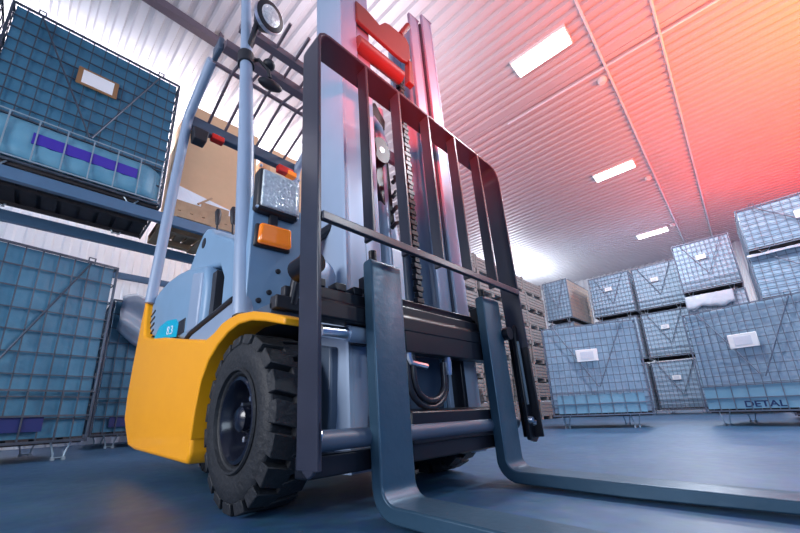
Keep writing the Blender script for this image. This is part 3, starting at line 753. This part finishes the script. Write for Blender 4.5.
# -- rack
rk = empty('pallet_rack', (-3.9, 0, 0)); tag(rk, 'blue steel pallet rack carrying the upper left cage and cardboard boxes', 'rack')
def rbox(n, a, b_, m=RACK):
    o = MB().box(tuple(Vector(a)-Vector((-3.9,0,0))), tuple(Vector(b_)-Vector((-3.9,0,0)))).build(n, m, rk, bevel=.006); return o
rbox('front_beam', (-3.98, -4.6, 2.97), (-3.90, 2.9, 3.12)); rbox('rear_beam', (-5.22, -4.6, 2.97), (-5.14, 2.9, 3.12))
for y in (-4.7, 2.9):
    for x in (-3.99, -5.23): rbox('upright', (x, y, 0), (x+.10, y+.10, 5.6))
    for z in (.6, 1.8, 3.0, 4.2): 
        MB().tube([(-.03, y+.05, z), (-1.28, y+.05, z+.9)], .02, 6).build('brace', RACK, rk)
rk2 = empty('pallet_rack', (-6.6, 0, 0)); tag(rk2, 'second blue rack beam running along the wall behind the first rack', 'rack')
o = MB().box((-.25, -4.6, 2.98), (-.17, 2.9, 3.10)).build('front_beam', RACK, rk2, bevel=.006)
for y in (-4.7, 2.9): MB().box((-.26, y, 0), (-.16, y+.1, 4.2)).build('upright', RACK, rk2)

# -- cardboard boxes on a pallet
def pallet(x, y, z, label):
    c = empty('wooden_pallet', (x, y, z)); tag(c, label, 'pallet', 'pallets on the rack')
    b = MB()
    for xx in (0, .54, 1.1): b.box((xx, 0, .02), (xx+.1, 1.25, .11))
    b.build('stringers', WOOD, c)
    b = MB()
    for i in range(8): b.box((0, i*.16, .11), (1.2, i*.16+.12, .135))
    b.build('deck_boards', WOOD, c)
    b = MB()
    for i in (0, 3.6, 7): b.box((0, i*.16, 0), (1.2, i*.16+.12, .02))
    b.build('bottom_boards', WOOD, c)
    return c
pallet(-5.12, -.30, 3.12, 'wooden pallet under the tall cardboard box on the rack')
pallet(-5.12, 1.15, 3.12, 'wooden pallet on the rack hidden behind the forklift mast')
def carton(x, y, z, W, D, H, label):
    c = MB().box((0, 0, 0), (W, D, H)).build('cardboard_box', CARD, bevel=.01); c.location = (x, y, z)
    tag(c, label, 'box', 'cardboard boxes on the rack')
    MB().box((-.004, D*.46, H-.004), (W+.004, D*.54, H+.004)).build('tape', LABELI, c)
    return c
carton(-5.16, -.18, 3.30, 1.0, 1.15, 2.0, 'tall plain cardboard box on the rack seen through the overhead guard')
carton(-5.16, 1.22, 3.30, 1.0, 1.15, 1.9, 'plain cardboard box on the rack glimpsed between the mast rails')
b = MB()
b.box((.97, .02, -.04), (1.0, 1.13, .34))
# torn white tray of wood scrap in front of the box
tr = empty('open_crate', (-3.98, -.22, 3.26)); tag(tr, 'open wooden tray with grey film and broken boards in front of the tall box', 'crate')
MB().box((-.02, 0, 0), (.02, 1.0, .16)).build('side_board', WOOD, tr)
MB().box((-.02, .35, .16), (.0, .75, .26)).build('side_board', WOOD, tr)
f = MB(); f.hexa([(-.03, 0, .0), (.0, 0, .0), (.0, 1.0, .0), (-.03, 1.0, .0), (-.16, -.05, .5), (-.14, -.05, .5), (-.14, .9, .34), (-.16, .9, .34)]); f.build('grey_film', PLAS, tr)
MB().tube([(-.0, .3, .2), (-.08, .5, .42)], .02, 4).build('broken_board', WOOD, tr)
b.bm.free()

# ================================================================== LIGHT
W = bpy.data.worlds.new('world'); SC.world = W; W.use_nodes = True
bg = W.node_tree.nodes['Background']; bg.inputs['Color'].default_value = (.04, .22, .9, 1); bg.inputs['Strength'].default_value = .34
def area(loc, target, sx, sy, e, col, name='area_light'):
    ld = bpy.data.lights.new(name, 'AREA'); ld.shape = 'RECTANGLE'; ld.size = sx; ld.size_y = sy; ld.energy = e; ld.color = col
    o = bpy.data.objects.new(name, ld); COL.objects.link(o); o.location = loc
    o.rotation_euler = (Vector(target)-Vector(loc)).to_track_quat('-Z', 'Y').to_euler(); return o
def uplight(loc, sx, sy, e, col, name):
    o = area(loc, (loc[0], loc[1], loc[2]+1), sx, sy, e, col, name); o.rotation_euler = (PI, 0, 0); return o
def spot(loc, target, e, col, ang=60, blend=1., r=.2, name='spot_light'):
    ld = bpy.data.lights.new(name, 'SPOT'); ld.energy = e; ld.color = col; ld.spot_size = math.radians(ang); ld.spot_blend = blend; ld.shadow_soft_size = r
    o = bpy.data.objects.new(name, ld); COL.objects.link(o); o.location = loc
    o.rotation_euler = (Vector(target)-Vector(loc)).to_track_quat('-Z', 'Y').to_euler(); return o
area((5.5, -3.4, 2.4), (0, 0, 1.2), 3.0, 2.2, 120, (.70, .85, 1), 'front_fill')  # added bluish fill from the front, no door modelled
area((-.6, -5.5, 2.2), (-.8, 0, 1.1), 3.0, 1.8, 270, (.95, .96, 1), 'side_fill')  # added fill that brightens the yellow truck side
uplight((-5.7, -1.0, 4.9), 1.6, 9, 700, (1, .96, 1), 'wall_ceiling_fill')  # unseen fill added to whiten the left part of the ceiling
uplight((-1.8, 1.5, 4.3), 1.2, 2, 60, (1, .90, .95), 'centre_ceiling_fill')  # unseen fill added to lift the ceiling above the truck
uplight((-5.2, 11.8, 4.8), 1.2, 3, 240, (.85, .92, 1), 'far_uplight')
spot((4.3, 9.6, 3.2), (3.9, 9.6, 6), 2100, (1, .045, .008), 150, 1., .3, 'red_flare_fill')  # added red spot, imitates lens flare on the far right ceiling
spot((4.8, 5.0, 2.8), (4.0, 5.4, 6), 2900, (1, .17, .012), 130, 1., .3, 'orange_flare_fill')  # added orange spot for the flare colour at upper right
spot((2.6, 2.4, 2.7), (1.6, 3.8, 6), 700, (1, .20, .13), 140, 1., .3, 'rose_flare_fill')  # added rose spot, gives the nearer ceiling its flare tint
spot((2.0, -1.4, .9), (.60, .1, 2.05), 1500, (1, .05, .02), 36, 1., .15, 'red_mast_fill')  # added red spot in place of flare over backrest and mast
# ================================================================== CAMERA
cam = bpy.data.cameras.new('camera'); co = bpy.data.objects.new('camera', cam); COL.objects.link(co); SC.camera = co
fw = Vector((-.67599, .68217, .27871)); rt = Vector((.70199, .71117, -.03804)); up = Vector((.22416, -.16994, .95962))
mw = Matrix((( rt.x, up.x, -fw.x, 1.51977), (rt.y, up.y, -fw.y, -1.25895), (rt.z, up.z, -fw.z, .34185), (0, 0, 0, 1)))
co.matrix_world = mw
cam.sensor_width = 36; cam.lens = 365.237/800*36
cam.shift_x = (400-399.035)/800; cam.shift_y = (305.875-266.5)/800
cam.clip_start = .02; cam.clip_end = 100

SC.view_settings.view_transform = 'Standard'; SC.view_settings.look = 'None'; SC.view_settings.gamma = 1; SC.view_settings.exposure = 0.0
SC.view_settings.use_curve_mapping = False
